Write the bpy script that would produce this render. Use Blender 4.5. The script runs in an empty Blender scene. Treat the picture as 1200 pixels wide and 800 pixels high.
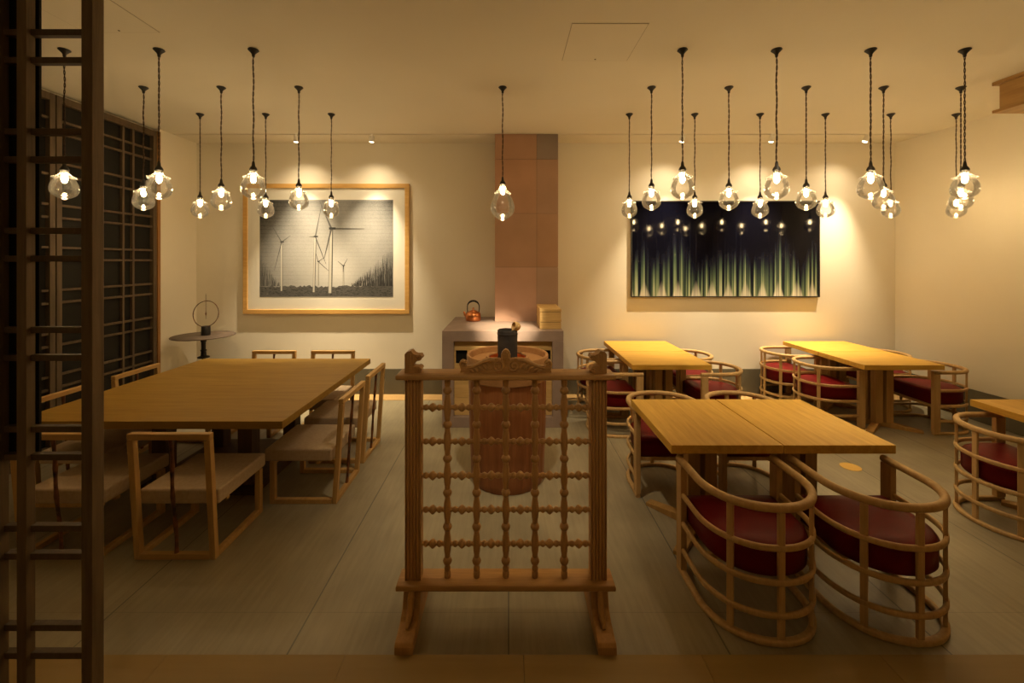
import bpy, bmesh, math, random
from math import pi, sin, cos, radians as R
from mathutils import Vector, Matrix
random.seed(7)
S = bpy.context.scene
C = S.collection
# ------------------------------------------------------------------ camera
H = 1.6            # eye height; X right, Y into the room
cam = bpy.data.cameras.new('camera'); co = bpy.data.objects.new('camera', cam); C.objects.link(co)
co.location = (0, 0, H); co.rotation_euler = (pi/2, 0, 0)
cam.sensor_width = 36; cam.lens = 36*500/1200
cam.shift_x = 4/1200; cam.shift_y = -95/1200
cam.clip_start = .05
S.camera = co
S.view_settings.view_transform = 'Standard'; S.view_settings.look = 'None'
S.view_settings.gamma = 1; S.view_settings.exposure = 0
S.view_settings.use_curve_mapping = False
w = bpy.data.worlds.new('world'); S.world = w; w.use_nodes = True
w.node_tree.nodes['Background'].inputs[0].default_value = (1, .72, .45, 1)
w.node_tree.nodes['Background'].inputs[1].default_value = .004

# ------------------------------------------------------------------ materials
def mat(name, col, rough=.6, metal=0, spec=.5, coat=0):
    m = bpy.data.materials.new(name); m.use_nodes = True
    b = m.node_tree.nodes['Principled BSDF']
    b.inputs['Base Color'].default_value = (*col, 1); b.inputs['Roughness'].default_value = rough
    b.inputs['Metallic'].default_value = metal; b.inputs['Specular IOR Level'].default_value = spec
    b.inputs['Coat Weight'].default_value = coat
    return m
def nd(m, t, **k):
    n = m.node_tree.nodes.new(t)
    for a, v in k.items(): setattr(n, a, v)
    return n
def lk(m, a, b): m.node_tree.links.new(a, b)
def ramp(m, stops):
    r = nd(m, 'ShaderNodeValToRGB'); e = r.color_ramp.elements
    while len(e) < len(stops): e.new(.5)
    for el, (p, c) in zip(e, stops): el.position = p; el.color = (*c, 1)
    return r
def math_(m, op, a, b=None, c=None, clamp=False):
    n = nd(m, 'ShaderNodeMath', operation=op); n.use_clamp = clamp
    for i, v in enumerate((a, b, c)):
        if v is None: continue
        if isinstance(v, (int, float)): n.inputs[i].default_value = v
        else: lk(m, v, n.inputs[i])
    return n.outputs[0]
def bump(m, height, strength=.2, dist=.01):
    b = nd(m, 'ShaderNodeBump'); b.inputs['Strength'].default_value = strength; b.inputs['Distance'].default_value = dist
    lk(m, height, b.inputs['Height']); lk(m, b.outputs[0], m.node_tree.nodes['Principled BSDF'].inputs['Normal'])
def wood(name, c1, c2, axis=0, rough=.5, scale=1.0, spec=.4, bs=.12):
    """streaky grain running along the local axis"""
    m = mat(name, c1, rough, spec=spec)
    tc = nd(m, 'ShaderNodeTexCoord'); mp = nd(m, 'ShaderNodeMapping')
    sc = [22*scale]*3; sc[axis] = 1.6*scale
    mp.inputs['Scale'].default_value = sc
    lk(m, tc.outputs['Object'], mp.inputs[0])
    n = nd(m, 'ShaderNodeTexNoise'); n.inputs['Scale'].default_value = 1.6; n.inputs['Detail'].default_value = 6
    n.inputs['Distortion'].default_value = .6
    lk(m, mp.outputs[0], n.inputs['Vector'])
    n2 = nd(m, 'ShaderNodeTexNoise'); n2.inputs['Scale'].default_value = 7; n2.inputs['Detail'].default_value = 3
    lk(m, mp.outputs[0], n2.inputs['Vector'])
    s = math_(m, 'ADD', math_(m, 'MULTIPLY', n.outputs['Fac'], .75), math_(m, 'MULTIPLY', n2.outputs['Fac'], .25))
    r = ramp(m, [(.34, c2), (.66, c1)])
    lk(m, s, r.inputs[0]); lk(m, r.outputs[0], m.node_tree.nodes['Principled BSDF'].inputs['Base Color'])
    bump(m, s, bs, .004)
    return m
def mottled(name, c1, c2, scale=3, rough=.8, detail=6, bs=.1, spec=.3, lo=.35, hi=.65):
    m = mat(name, c1, rough, spec=spec)
    tc = nd(m, 'ShaderNodeTexCoord')
    n = nd(m, 'ShaderNodeTexNoise'); n.inputs['Scale'].default_value = scale; n.inputs['Detail'].default_value = detail
    lk(m, tc.outputs['Object'], n.inputs['Vector'])
    r = ramp(m, [(lo, c2), (hi, c1)])
    lk(m, n.outputs['Fac'], r.inputs[0]); lk(m, r.outputs[0], m.node_tree.nodes['Principled BSDF'].inputs['Base Color'])
    if bs: bump(m, n.outputs['Fac'], bs, .003)
    return m
def emis(name, col, st):
    m = bpy.data.materials.new(name); m.use_nodes = True; nt = m.node_tree
    nt.nodes.remove(nt.nodes['Principled BSDF'])
    e = nd(m, 'ShaderNodeEmission'); e.inputs[0].default_value = (*col, 1); e.inputs[1].default_value = st
    lk(m, e.outputs[0], nt.nodes['Material Output'].inputs[0])
    return m
def thin_glass(name, haze=.014):
    m = bpy.data.materials.new(name); m.use_nodes = True; nt = m.node_tree
    nt.nodes.remove(nt.nodes['Principled BSDF'])
    t = nd(m, 'ShaderNodeBsdfTransparent'); t.inputs[0].default_value = (.97, .96, .94, 1)
    g = nd(m, 'ShaderNodeBsdfGlossy'); g.inputs['Roughness'].default_value = .03; g.inputs[0].default_value = (1, 1, 1, 1)
    f = nd(m, 'ShaderNodeLayerWeight'); f.inputs['Blend'].default_value = .42
    k = math_(m, 'ADD', math_(m, 'MULTIPLY', f.outputs['Fresnel'], .85), .03, clamp=True)
    mx = nd(m, 'ShaderNodeMixShader'); lk(m, k, mx.inputs[0]); lk(m, t.outputs[0], mx.inputs[1]); lk(m, g.outputs[0], mx.inputs[2])
    tr = nd(m, 'ShaderNodeBsdfTranslucent'); tr.inputs[0].default_value = (1, 1, 1, 1)      # faint bloom in the glass
    m2 = nd(m, 'ShaderNodeMixShader'); m2.inputs[0].default_value = haze; lk(m, mx.outputs[0], m2.inputs[1]); lk(m, tr.outputs[0], m2.inputs[2]); mx = m2
    lk(m, mx.outputs[0], nt.nodes['Material Output'].inputs[0])
    return m

M = {}
M['plaster'] = mottled('plaster', (.80, .745, .62), (.77, .715, .59), 1.4, .9, 5, .04)
M['ceiling'] = mottled('ceiling_paint', (.74, .69, .57), (.71, .66, .545), .8, .95, 4, .02)
M['base'] = mottled('skirting_grey', (.145, .128, .085), (.12, .105, .07), 4, .7)
M['oak'] = wood('golden_oak', (.70, .43, .078), (.56, .31, .04), 0, .46, 1.0, spec=.28)
M['oak_y'] = wood('golden_oak_crosswise', (.70, .43, .078), (.56, .31, .04), 1, .46, 1.0, spec=.28)
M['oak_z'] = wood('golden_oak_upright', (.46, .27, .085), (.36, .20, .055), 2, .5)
M['table_l'] = wood('amber_oak', (.36, .215, .04), (.27, .15, .022), 0, .52, .8, spec=.22)
M['darkwood'] = wood('dark_brown_wood', (.12, .065, .03), (.075, .04, .02), 2, .6)
M['ash'] = wood('pale_ash', (.56, .365, .155), (.45, .275, .10), 2, .5, 1.4)
M['chair_l'] = wood('honey_ash', (.55, .34, .12), (.44, .25, .075), 2, .5)
M['chair_lx'] = wood('honey_ash_across', (.55, .34, .12), (.44, .25, .075), 0, .5)
M['cane'] = mottled('mottled_bamboo', (.22, .08, .025), (.025, .012, .008), 16, .4, 2, 0)
M['carved'] = wood('carved_teak', (.50, .275, .09), (.36, .185, .055), 2, .5, 1.2, bs=.25)
M['carved_x'] = wood('carved_teak_across', (.54, .30, .095), (.38, .195, .058), 0, .48, 1.2, bs=.25)
M['barrel'] = wood('red_brown_wood', (.34, .13, .042), (.24, .085, .026), 2, .45, .8)
M['barrel_top'] = wood('tan_brown_wood', (.42, .22, .085), (.33, .16, .055), 0, .5, .8)
M['copper'] = mat('copper', (.72, .27, .10), .28, 1)
M['iron'] = mottled('cast_iron', (.035, .03, .027), (.02, .018, .016), 20, .55, 3, .2)
M['pot'] = mottled('charcoal_stoneware', (.05, .044, .042), (.033, .029, .027), 14, .6, 3, .1)
M['bamboo'] = wood('bamboo', (.68, .46, .20), (.58, .36, .14), 0, .5)
M['boxwood'] = wood('cedar_box', (.66, .45, .185), (.55, .35, .12), 0, .6)
M['stone'] = mottled('taupe_stone', (.33, .245, .20), (.27, .20, .165), 5, .55, 6, .06)
M['black'] = mat('black_metal', (.012, .010, .009), .5)
M['cord'] = mat('braided_flex', (.055, .032, .018), .7, spec=.2)
M['joint'] = mat('hatch_joint', (.42, .37, .28), .9)
M['blackp'] = mat('black_panel', (.010, .009, .007), .7, spec=.2)
M['lattice'] = wood('smoked_wood', (.17, .115, .06), (.095, .062, .033), 2, .6, 1.0, bs=.3)
M['lattice_w'] = wood('smoked_wood_screen', (.105, .07, .037), (.068, .045, .024), 2, .6)
M['endpost'] = wood('amber_edge', (.36, .17, .05), (.27, .12, .03), 2, .5)
M['leather'] = mottled('oxblood_leather', (.13, .005, .006), (.10, .003, .004), 7, .40, 4, .05, spec=.09)
M['fabric'] = mottled('beige_cloth', (.50, .385, .26), (.45, .34, .225), 60, .9, 3, .15)
M['brass'] = mat('brass', (.80, .52, .13), .5, .5)
M['steel'] = mat('white_metal', (.75, .72, .66), .35)
M['glass'] = thin_glass('clear_glass')
M['frost'] = thin_glass('hazy_glass', .07)
M['bulb'] = emis('bulb_light', (1, .70, .34), 185)
M['spot'] = emis('spot_lens', (1, .78, .48), 14)
M['frame1'] = wood('pale_frame_wood', (.66, .40, .13), (.55, .31, .085), 0, .45)
M['matboard'] = mat('matboard', (.70, .67, .58), .9)
M['soffit'] = wood('oak_soffit', (.42, .25, .085), (.27, .145, .045), 1, .5, .55, bs=.2)

def floor_mat():
    m = mottled('stone_slabs', (.34, .293, .19), (.24, .206, .132), 2.2, .36, 8, .10, spec=.55, lo=.3, hi=.7)
    nt = m.node_tree; b = nt.nodes['Principled BSDF']
    src = b.inputs['Base Color'].links[0].from_socket
    tc = nd(m, 'ShaderNodeTexCoord'); sp = nd(m, 'ShaderNodeSeparateXYZ'); lk(m, tc.outputs['Object'], sp.inputs[0])
    def line(v, period, off, wd):
        f = math_(m, 'FRACT', math_(m, 'MULTIPLY', math_(m, 'ADD', v, off+100*period), 1/period))
        d = math_(m, 'ABSOLUTE', math_(m, 'SUBTRACT', f, .5))
        return math_(m, 'GREATER_THAN', d, .5-wd/period)
    lx = line(sp.outputs[0], .9, 0, .0035)
    ly = math_(m, 'MULTIPLY', line(sp.outputs[1], 1.8, -1.94, .002), .35)
    l = math_(m, 'MULTIPLY', math_(m, 'MAXIMUM', lx, ly), .7)
    # brushed streaks across the slabs
    mp = nd(m, 'ShaderNodeMapping'); mp.inputs['Scale'].default_value = (18, 1.5, 1); mp.inputs['Rotation'].default_value = (0, 0, .12)
    lk(m, tc.outputs['Object'], mp.inputs[0])
    ns = nd(m, 'ShaderNodeTexNoise'); ns.inputs['Scale'].default_value = 2.5; ns.inputs['Detail'].default_value = 5
    lk(m, mp.outputs[0], ns.inputs['Vector'])
    hv = nd(m, 'ShaderNodeHueSaturation'); lk(m, src, hv.inputs['Color'])
    lk(m, math_(m, 'ADD', math_(m, 'MULTIPLY', ns.outputs['Fac'], .5), .75), hv.inputs['Value'])
    mx = nd(m, 'ShaderNodeMix', data_type='RGBA')
    lk(m, l, mx.inputs['Factor']); lk(m, hv.outputs[0], mx.inputs['A']); mx.inputs['B'].default_value = (.045, .045, .04, 1)
    lk(m, mx.outputs['Result'], b.inputs['Base Color'])
    return m
M['floor'] = floor_mat()
M['sill'] = wood('tan_threshold', (.35, .235, .078), (.29, .19, .058), 0, .5, .25)

# ------------------------------------------------------------------ mesh builder
class MB:
    def __init__(s): s.bm = bmesh.new(); s.mi = 0
    def face(s, vs):
        try:
            f = s.bm.faces.new(vs); f.material_index = s.mi; return f
        except ValueError: return None
    def box(s, x0, x1, y0, y1, z0, z1):
        v = [s.bm.verts.new((x, y, z)) for z in (z0, z1) for y in (y0, y1) for x in (x0, x1)]
        for q in ((0,2,3,1), (4,5,7,6), (0,1,5,4), (2,6,7,3), (0,4,6,2), (1,3,7,5)): s.face([v[i] for i in q])
        return s
    def bar(s, p, q, wx, wy, up=(0, 0, 1)):
        """rectangular bar from p to q"""
        p = Vector(p); q = Vector(q); d = (q-p).normalized(); up = Vector(up)
        if abs(d.dot(up)) > .95: up = Vector((0, 1, 0))
        a = d.cross(up).normalized(); b = a.cross(d).normalized()
        rings = []
        for o in (p, q):
            rings.append([s.bm.verts.new(o+a*sx*wx/2+b*sy*wy/2) for sx, sy in ((-1,-1), (1,-1), (1,1), (-1,1))])
        for i in range(4): s.face([rings[0][i], rings[0][(i+1) % 4], rings[1][(i+1) % 4], rings[1][i]])
        s.face(rings[0][::-1]); s.face(rings[1]); return s
    def sweep(s, pts, sec, up=Vector((0, 0, 1)), closed=False, scale=None):
        """sweep a closed section [(u,v)] along pts; u = sideways, v = up"""
        n = len(pts); pts = [Vector(p) for p in pts]; rings = []
        for i, p in enumerate(pts):
            a = pts[(i-1) % n] if (closed or i > 0) else p
            b = pts[(i+1) % n] if (closed or i < n-1) else p
            d = (b-a).normalized(); side = d.cross(up)
            if side.length < 1e-4: side = Vector((1, 0, 0))
            side.normalize(); u2 = side.cross(d).normalized()
            k = scale[i] if scale else 1
            rings.append([s.bm.verts.new(p+side*u*k+u2*v*k) for u, v in sec])
        m = len(sec)
        for i in range(n if closed else n-1):
            r0 = rings[i]; r1 = rings[(i+1) % n]
            for j in range(m): s.face([r0[j], r0[(j+1) % m], r1[(j+1) % m], r1[j]])
        if not closed: s.face(rings[0][::-1]); s.face(rings[-1])
        return s
    def tube(s, pts, r, seg=8, closed=False, scale=None, up=Vector((0, 0, 1))):
        return s.sweep(pts, [(r*cos(2*pi*i/seg), r*sin(2*pi*i/seg)) for i in range(seg)], up, closed, scale)
    def lathe(s, prof, seg=24, M4=None, cap=True):
        """prof = [(r,z)] around local Z, M4 an optional transform"""
        M4 = M4 or Matrix(); rings = []
        for r, z in prof:
            if r < 1e-6: rings.append([s.bm.verts.new(M4 @ Vector((0, 0, z)))])
            else: rings.append([s.bm.verts.new(M4 @ Vector((r*cos(2*pi*i/seg), r*sin(2*pi*i/seg), z))) for i in range(seg)])
        for a, b in zip(rings, rings[1:]):
            for i in range(seg):
                j = (i+1) % seg
                if len(a) == 1 and len(b) == 1: continue
                if len(a) == 1: s.face([a[0], b[j], b[i]])
                elif len(b) == 1: s.face([a[i], a[j], b[0]])
                else: s.face([a[i], a[j], b[j], b[i]])
        if cap:
            if len(rings[0]) > 1: s.face(rings[0][::-1])
            if len(rings[-1]) > 1: s.face(rings[-1])
        return s
    def prism(s, outline, fn):
        """outline = list of 2-D points; fn(u,v,k) -> 3-D point for k = 0 / 1"""
        a = [s.bm.verts.new(fn(u, v, 0)) for u, v in outline]; b = [s.bm.verts.new(fn(u, v, 1)) for u, v in outline]
        n = len(a)
        for i in range(n): s.face([a[i], a[(i+1) % n], b[(i+1) % n], b[i]])
        s.face(a[::-1]); s.face(b); return s
    def build(s, name, m, parent=None, smooth=None, bevel=0, seg=2, loc=None):
        me = bpy.data.meshes.new(name)
        bmesh.ops.recalc_face_normals(s.bm, faces=s.bm.faces[:])
        s.bm.to_mesh(me); s.bm.free()
        for x in (m if isinstance(m, (list, tuple)) else [m]): me.materials.append(x)
        if smooth:
            for p in me.polygons: p.use_smooth = True
            me.set_sharp_from_angle(angle=R(smooth))
        o = bpy.data.objects.new(name, me); C.objects.link(o)
        if parent: o.parent = parent
        if loc: o.location = loc
        if bevel:
            b = o.modifiers.new('bevel', 'BEVEL'); b.width = bevel; b.segments = seg; b.limit_method = 'ANGLE'; b.angle_limit = R(40)
            b.harden_normals = False
        return o
def tag(o, label, cat, group=None):
    o['label'] = label; o['category'] = cat
    if group: o['group'] = group
    return o
def thing(name, label, cat, loc=(0, 0, 0), rz=0, group=None):
    o = bpy.data.objects.new(name, None); C.objects.link(o); o.empty_display_size = .1
    o.location = loc; o.rotation_euler = (0, 0, rz)
    return tag(o, label, cat, group)
def struct(o): o['kind'] = 'structure'; return o
def dup(root, loc, rz, label):
    r = root.copy(); C.objects.link(r); r.location = loc; r.rotation_euler = (0, 0, rz); r['label'] = label
    for ch in list(root.children):
        c = ch.copy(); C.objects.link(c); c.parent = r
        for g in list(ch.children):
            d = g.copy(); C.objects.link(d); d.parent = c
    return r
def rrect(wx, wy, r=.3, n=3):
    """rounded rectangle section"""
    rr = min(wx, wy)*r; out = []
    for cx, cy, a0 in ((wx/2-rr, wy/2-rr, 0), (-wx/2+rr, wy/2-rr, 90), (-wx/2+rr, -wy/2+rr, 180), (wx/2-rr, -wy/2+rr, 270)):
        for i in range(n):
            a = R(a0+90*i/(n-1)); out.append((cx+rr*cos(a), cy+rr*sin(a)))
    return out

# ------------------------------------------------------------------ the room
CE = 3.0; BW = 5.1; LW = -3.73
def rwx(y): return 4.62+(BW-y)*.05
struct(MB().box(-4.2, 5.4, 1.73, BW+.2, -.2, 0).build('floor', M['floor']))
sill = MB()
for i in range(-6, 8):
    sill.box(-.66+i*.72+.0008, .06+i*.72-.0008, -1.6, 1.728, -.2, .004)
struct(sill.build('trim_1', M['sill']))
struct(MB().box(LW, 4.62, 4.88, BW, -.01, .004).build('trim_2', M['ash']))
cl = MB().box(-4.2, 5.4, -1.6, 4.72, CE, CE+.12).box(-4.2, 5.4, 4.752, BW+.2, CE, CE+.12).box(-4.2, 5.4, 4.7, 4.78, CE+.12, CE+.2)
struct(cl.build('ceiling', M['ceiling']))
struct(MB().box(-4.2, 5.4, BW, BW+.15, 0, CE).build('wall_back', M['plaster']))
wl = MB().box(LW-.2, LW, 4.56, BW, 0, CE).box(LW-.2, LW-.07, -1.6, 4.56, 0, CE)
struct(wl.build('wall_left', M['plaster']))
r_ = MB(); r_.prism([(rwx(BW), BW), (rwx(-1.6), -1.6), (rwx(-1.6)+.2, -1.6), (rwx(BW)+.2, BW)], lambda u, v, k: (u, v, k*CE))
struct(r_.build('wall_right', M['plaster']))
struct(MB().box(-4.2, 5.4, -1.75, -1.6, 0, CE).build('wall_front', M['plaster']))
b_ = MB().box(LW, -.64, BW-.012, BW, .004, .305).box(.56, 4.62, BW-.012, BW, .004, .305)
struct(b_.build('baseboard_back', M['base']))
b_ = MB(); b_.prism([(rwx(BW-.012)-.012, BW-.012), (rwx(-1.6)-.012, -1.6), (rwx(-1.6), -1.6), (rwx(BW-.012), BW-.012)], lambda u, v, k: (u, v, .004+k*.301))
struct(b_.build('baseboard_right', M['base']))
struct(MB().box(LW, LW+.012, 4.56, BW-.013, .004, .305).build('baseboard_left', M['base']))
struct(MB().box(LW-.03, LW+.012, 4.525, 4.559, 0, 2.97).build('trim_3', M['endpost']))

# chimney breast of big stone tiles
def tile_mat():
    m = mottled('chimney_tiles', (.46, .325, .25), (.40, .28, .21), 2.5, .6, 5, .05)
    nt = m.node_tree; b = nt.nodes['Principled BSDF']; src = b.inputs['Base Color'].links[0].from_socket
    at = nd(m, 'ShaderNodeAttribute', attribute_name='tone')
    mx = nd(m, 'ShaderNodeMix', data_type='RGBA', blend_type='MULTIPLY'); mx.inputs['Factor'].default_value = 1
    lk(m, src, mx.inputs['A']); lk(m, at.outputs['Color'], mx.inputs['B']); lk(m, mx.outputs['Result'], b.inputs['Base Color'])
    return m
M['tiles'] = tile_mat()
cb = MB(); tl = cb.bm.faces.layers.float_color.new('tone') if False else None
zs = [.925, 1.525, 2.12, 2.72, CE]; xs = [-.151, .312, .549]
tones = {(0, 0): (1.12, 1.0, .95), (0, 1): (.95, .92, .9), (1, 0): (.95, .82, .70), (1, 1): (.9, .76, .62), (2, 0): (.98, .80, .66), (2, 1): (.86, .75, .66), (3, 0): (.95, .80, .68), (3, 1): (.60, .66, .72)}
order = []
for i in range(4):
    for j in range(2):
        g = .0022
        cb.box(xs[j]+(g if j else 0), xs[j+1]-(0 if j else g), 4.73, 5.1, zs[i]+(g if i else 0), zs[i+1]-(g if i < 3 else 0))
        order += [tones[(i, j)]]*6
cb.box(-.146, .544, 4.736, 5.1, .93, CE-.002); order += [(.45, .42, .4)]*6
ch = cb.build('wall_chimney', M['tiles'])
ca = ch.data.color_attributes.new('tone', 'FLOAT_COLOR', 'CORNER')
for p in ch.data.polygons:
    for li in p.loop_indices: ca.data[li].color = (*order[p.index], 1)
struct(ch)

# ceiling hatches: hairline joint round a square panel
def hatch(x0, x1, y0, y1, label):
    t = thing('ceiling_hatch', label, 'ceiling hatch', ((x0+x1)/2, (y0+y1)/2, CE-.003))
    hx = (x1-x0)/2; hy = (y1-y0)/2
    MB().box(-hx+.004, hx-.004, -hy+.004, hy-.004, 0, .003).build('hatch_panel', M['ceiling'], t)
    f = MB()
    for a, b, c_, d in ((-hx, hx, -hy, -hy+.004), (-hx, hx, hy-.004, hy), (-hx, -hx+.004, -hy+.004, hy-.004), (hx-.004, hx, -hy+.004, hy-.004)):
        f.box(a, b, c_, d, .0012, .003)
    f.build('hatch_joint', M['joint'], t)
    MB().lathe([(.006, -.002), (.006, 0)], 10, Matrix.Translation((0, hy-.025, 0))).build('hatch_latch', M['base'], t)
hatch(.373, .83, 2.518, 2.99, 'square flush hatch panel in the ceiling right of the lone middle pendant')
hatch(-2.6, -2.14, 2.17, 2.62, 'square flush hatch panel in the ceiling above the large amber table')

# oak soffit box on the right
t = thing('wooden_soffit', 'boxed oak soffit hanging under the ceiling at the upper right edge', 'soffit', (4.25, 1.0, 2.755))
x0, x1, y0, y1 = 3.83-4.25, 4.66-4.25, -1.5, 2.33
MB().box(x0, x1, y0, y1, .012, .232).build('soffit_body', M['soffit'], t, bevel=.003)
MB().box(x0-.025, x1, y0, y1+.03, .215, .243).build('upper_lip', M['soffit'], t, bevel=.003)
MB().box(x0-.025, x1, y0, y1+.03, 0, .022).build('lower_lip', M['soffit'], t, bevel=.003)

# ------------------------------------------------------------------ lattices
PAIRS = [3.11-.352*k for k in range(1, 9)]      # upper bar of each pair of rails
t = thing('lattice_screen', 'tall dark wooden lattice standing in the left foreground', 'lattice screen', (-1.7, 1.51, .004))
zt = CE-.006
MB().box(-1.513+1.7, -1.474+1.7, 0, .045, 0, zt).build('post', M['lattice'], t, bevel=.002)
lv = MB()
for x in (-1.711, -1.805, -2.06, -2.155): lv.box(x+1.7-.017, x+1.7+.017, -.012, .018, 0, zt)
lv.build('upright_bars', M['lattice'], t, bevel=.0015)
lh = MB()
for z in PAIRS:
    for dz in (0, -.099): lh.box(-2.2+1.7, -1.514+1.7, .002, .026, z+dz-.012, z+dz+.010)
lh.build('cross_bars', M['lattice_w'], t, bevel=.0015)
MB().box(-2.2+1.7, -1.690+1.7, .026, .034, .905, zt).build('dark_infill_panel', M['blackp'], t)

def wall_screen(y0, y1, label):
    t = thing('sliding_lattice_panel', label, 'lattice screen', (LW-.02, (y0+y1)/2, .004), 0, 'lattice panels along the left wall')
    h = (y1-y0)/2; zt = 2.96
    f = MB().box(-.024, .026, -h+.002, -h+.045, 0, zt).box(-.024, .026, h-.045, h-.002, 0, zt)
    f.box(-.023, .025, -h+.045, h-.045, zt-.06, zt).box(-.023, .025, -h+.045, h-.045, 0, .08)
    f.build('frame', M['lattice_w'], t, bevel=.002)
    v = MB()
    for s_ in (.62, .73, .27, .38):
        yy = -h+s_*(y1-y0); v.box(-.01, .016, yy-.011, yy+.011, .08, zt-.06)
    v.build('upright_bars', M['lattice_w'], t, bevel=.0015)
    g = MB()
    for z in PAIRS:
        for dz in (0, -.105):
            if z+dz < 2.88: g.box(-.008, .014, -h+.045, h-.045, z+dz-.010, z+dz+.010)
    g.build('cross_bars', M['lattice_w'], t, bevel=.0015)
    MB().box(-.022, -.012, -h+.04, h-.04, .05, zt-.03).build('dark_backing', M['blackp'], t)
wall_screen(3.515, 4.52, 'dark lattice panel on the left wall next to the pale wall corner')
wall_screen(2.505, 3.51, 'dark lattice panel on the left wall behind the foreground lattice')

# ------------------------------------------------------------------ stone counter and what is on it
CT = .925
t = thing('stone_counter', 'taupe stone counter with recessed wooden front below the tiled chimney', 'counter', (-.055, 4.59, 0))
cx0, cx1, cy0 = -.636+.055, .525+.055, 4.08-4.59
MB().box(cx0, cx1, cy0, .505, CT-.10, CT).build('stone_top', M['stone'], t, bevel=.002)
MB().box(cx0, cx0+.11, cy0+.001, .505, 0, CT-.101).box(cx1-.105, cx1, cy0+.001, .505, 0, CT-.101).box(cx0+.11, cx1-.105, cy0+.001, .505, .0, .10).build('stone_surround', M['stone'], t, bevel=.002)
px0, px1 = cx0+.111, cx1-.106
# wooden front with two square fire holes
py = cy0+.05
f = MB(); hz0, hz1 = .60, .73
for (a, b) in ((px0, px0+.012), (px0+.125, px1-.125), (px1-.012, px1)): f.box(a, b, py, py+.03, hz0, hz1)
zz = [.101, .27, .435, hz0]
for a, b in zip(zz, zz[1:]): f.box(px0, px1, py, py+.03, a+.0015, b-.0015)
f.box(px0, px1, py, py+.03, hz1, CT-.102)
f.build('wooden_front', M['boxwood'], t, bevel=.002)
for a in (px0+.012, px1-.125):
    MB().box(a+.001, a+.112, py+.031, py+.2, hz0, hz1).build('dark_opening', M['blackp'], t)

def kettle(loc):
    t = thing('copper_kettle', 'copper kettle with arched dark handle on the stone counter', 'kettle', loc)
    MB().lathe([(.070, 0), (.080, .004), (.086, .02), (.086, .055), (.081, .082), (.066, .099), (.044, .107), (.036, .108)], 32).build('body', M['copper'], t, smooth=40)
    l = MB().lathe([(.042, .107), (.040, .112), (.022, .120), (.006, .123), (.005, .13), (.012, .134), (.013, .141), (.006, .147), (0, .148)], 24).build('lid', M['copper'], t, smooth=40)
    sp = MB().tube([(-.078, 0, .055), (-.094, 0, .07), (-.100, 0, .088), (-.108, 0, .104)], .015, 12, scale=[1.3, .95, .72, .6]).build('spout', M['copper'], t, smooth=60)
    hp = [(-.062, 0, .085), (-.066, 0, .13)]+[(-.066*cos(a), 0, .16+.062*sin(a)) for a in [pi*i/10 for i in range(11)]]+[(.066, 0, .13), (.062, 0, .085)]
    MB().tube(hp, .0055, 8, up=Vector((0, 1, 0)), scale=[1, 1]+[1, 1.1, 1.5, 1.9, 2, 2, 2, 1.9, 1.5, 1.1, 1]+[1, 1]).build('handle', M['iron'], t, smooth=60)
kettle((-.395, 4.775, CT))
def wbox(z, label):
    t = thing('wooden_box', label, 'box', (.412, 4.425, z), 0, 'wooden boxes on the stone counter')
    MB().box(-.104, .104, -.235, .235, 0, .066).build('box_body', M['boxwood'], t, bevel=.003)
    MB().box(-.099, .099, -.230, .230, .0661, .0705).build('inner_lip', M['darkwood'], t)
    MB().box(-.106, .106, -.237, .237, .0706, .0985).build('lid', M['boxwood'], t, bevel=.002)
wbox(CT, 'pale wooden box under another box on the stone counter')
wbox(CT+.0988, 'pale wooden box topmost of the pair stacked on the stone counter')

# ------------------------------------------------------------------ barrel brazier
BY = 3.16; BX = -.008
t = thing('barrel_brazier', 'round red-brown wooden barrel brazier standing behind the carved divider', 'brazier', (BX, BY, 0))
body = [(.255, 0), (.262, .012), (.268, .05), (.282, .40), (.287, .735), (.287, .74)]
# staves: slight facets with grooves between
bm_ = MB(); n = 96; rings = []
for r, z in body:
    rings.append([bm_.bm.verts.new(((r-(.005 if i % 8 == 0 else 0))*cos(2*pi*i/n), (r-(.005 if i % 8 == 0 else 0))*sin(2*pi*i/n), z)) for i in range(n)])
for a, b in zip(rings, rings[1:]):
    for i in range(n): bm_.face([a[i], a[(i+1) % n], b[(i+1) % n], b[i]])
bm_.face(rings[0][::-1]); bm_.face(rings[-1])
bm_.build('body', M['barrel'], t, smooth=30)
MB().lathe([(.289, .742), (.298, .748), (.301, .83), (.301, .905), (.298, .914), (.284, .914), (.279, .908), (.277, .868)], 64, cap=False).build('rim_band', M['barrel_top'], t, smooth=35)
MB().lathe([(.2765, .866), (.272, .870), (.162, .870), (.160, .892), (.156, .897), (.142, .897), (.137, .892), (.1345, .868)], 64, cap=False).build('top_ring', M['barrel_top'], t, smooth=35)
MB().lathe([(.134, .885), (.132, .862), (.125, .855), (0, .853)], 48, cap=False).build('copper_liner', M['copper'], t, smooth=35)
tp = thing('stoneware_pot', 'dark cylindrical pot standing in the middle of the barrel brazier', 'pot', (BX, BY, .856))
MB().lathe([(.066, 0), (.071, .006), (.073, .03), (.074, .215), (.0745, .228), (.072, .232), (.068, .230), (.066, .22), (.064, .06), (0, .055)], 40, cap=False).build('pot_wall', M['pot'], tp, smooth=35)
MB().lathe([(.0752, .196), (.0768, .2), (.0768, .206), (.0752, .21)], 40, cap=False).build('raised_band', M['pot'], tp, smooth=35)
tl = thing('bamboo_ladle', 'tan bamboo ladle resting on the rim of the dark pot', 'ladle', (BX+.052, BY-.02, 1.086))
mtx = Matrix.Translation((.01, 0, .028)) @ Matrix.Rotation(R(-75), 4, 'Y') @ Matrix.Rotation(R(25), 4, 'X')
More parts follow.
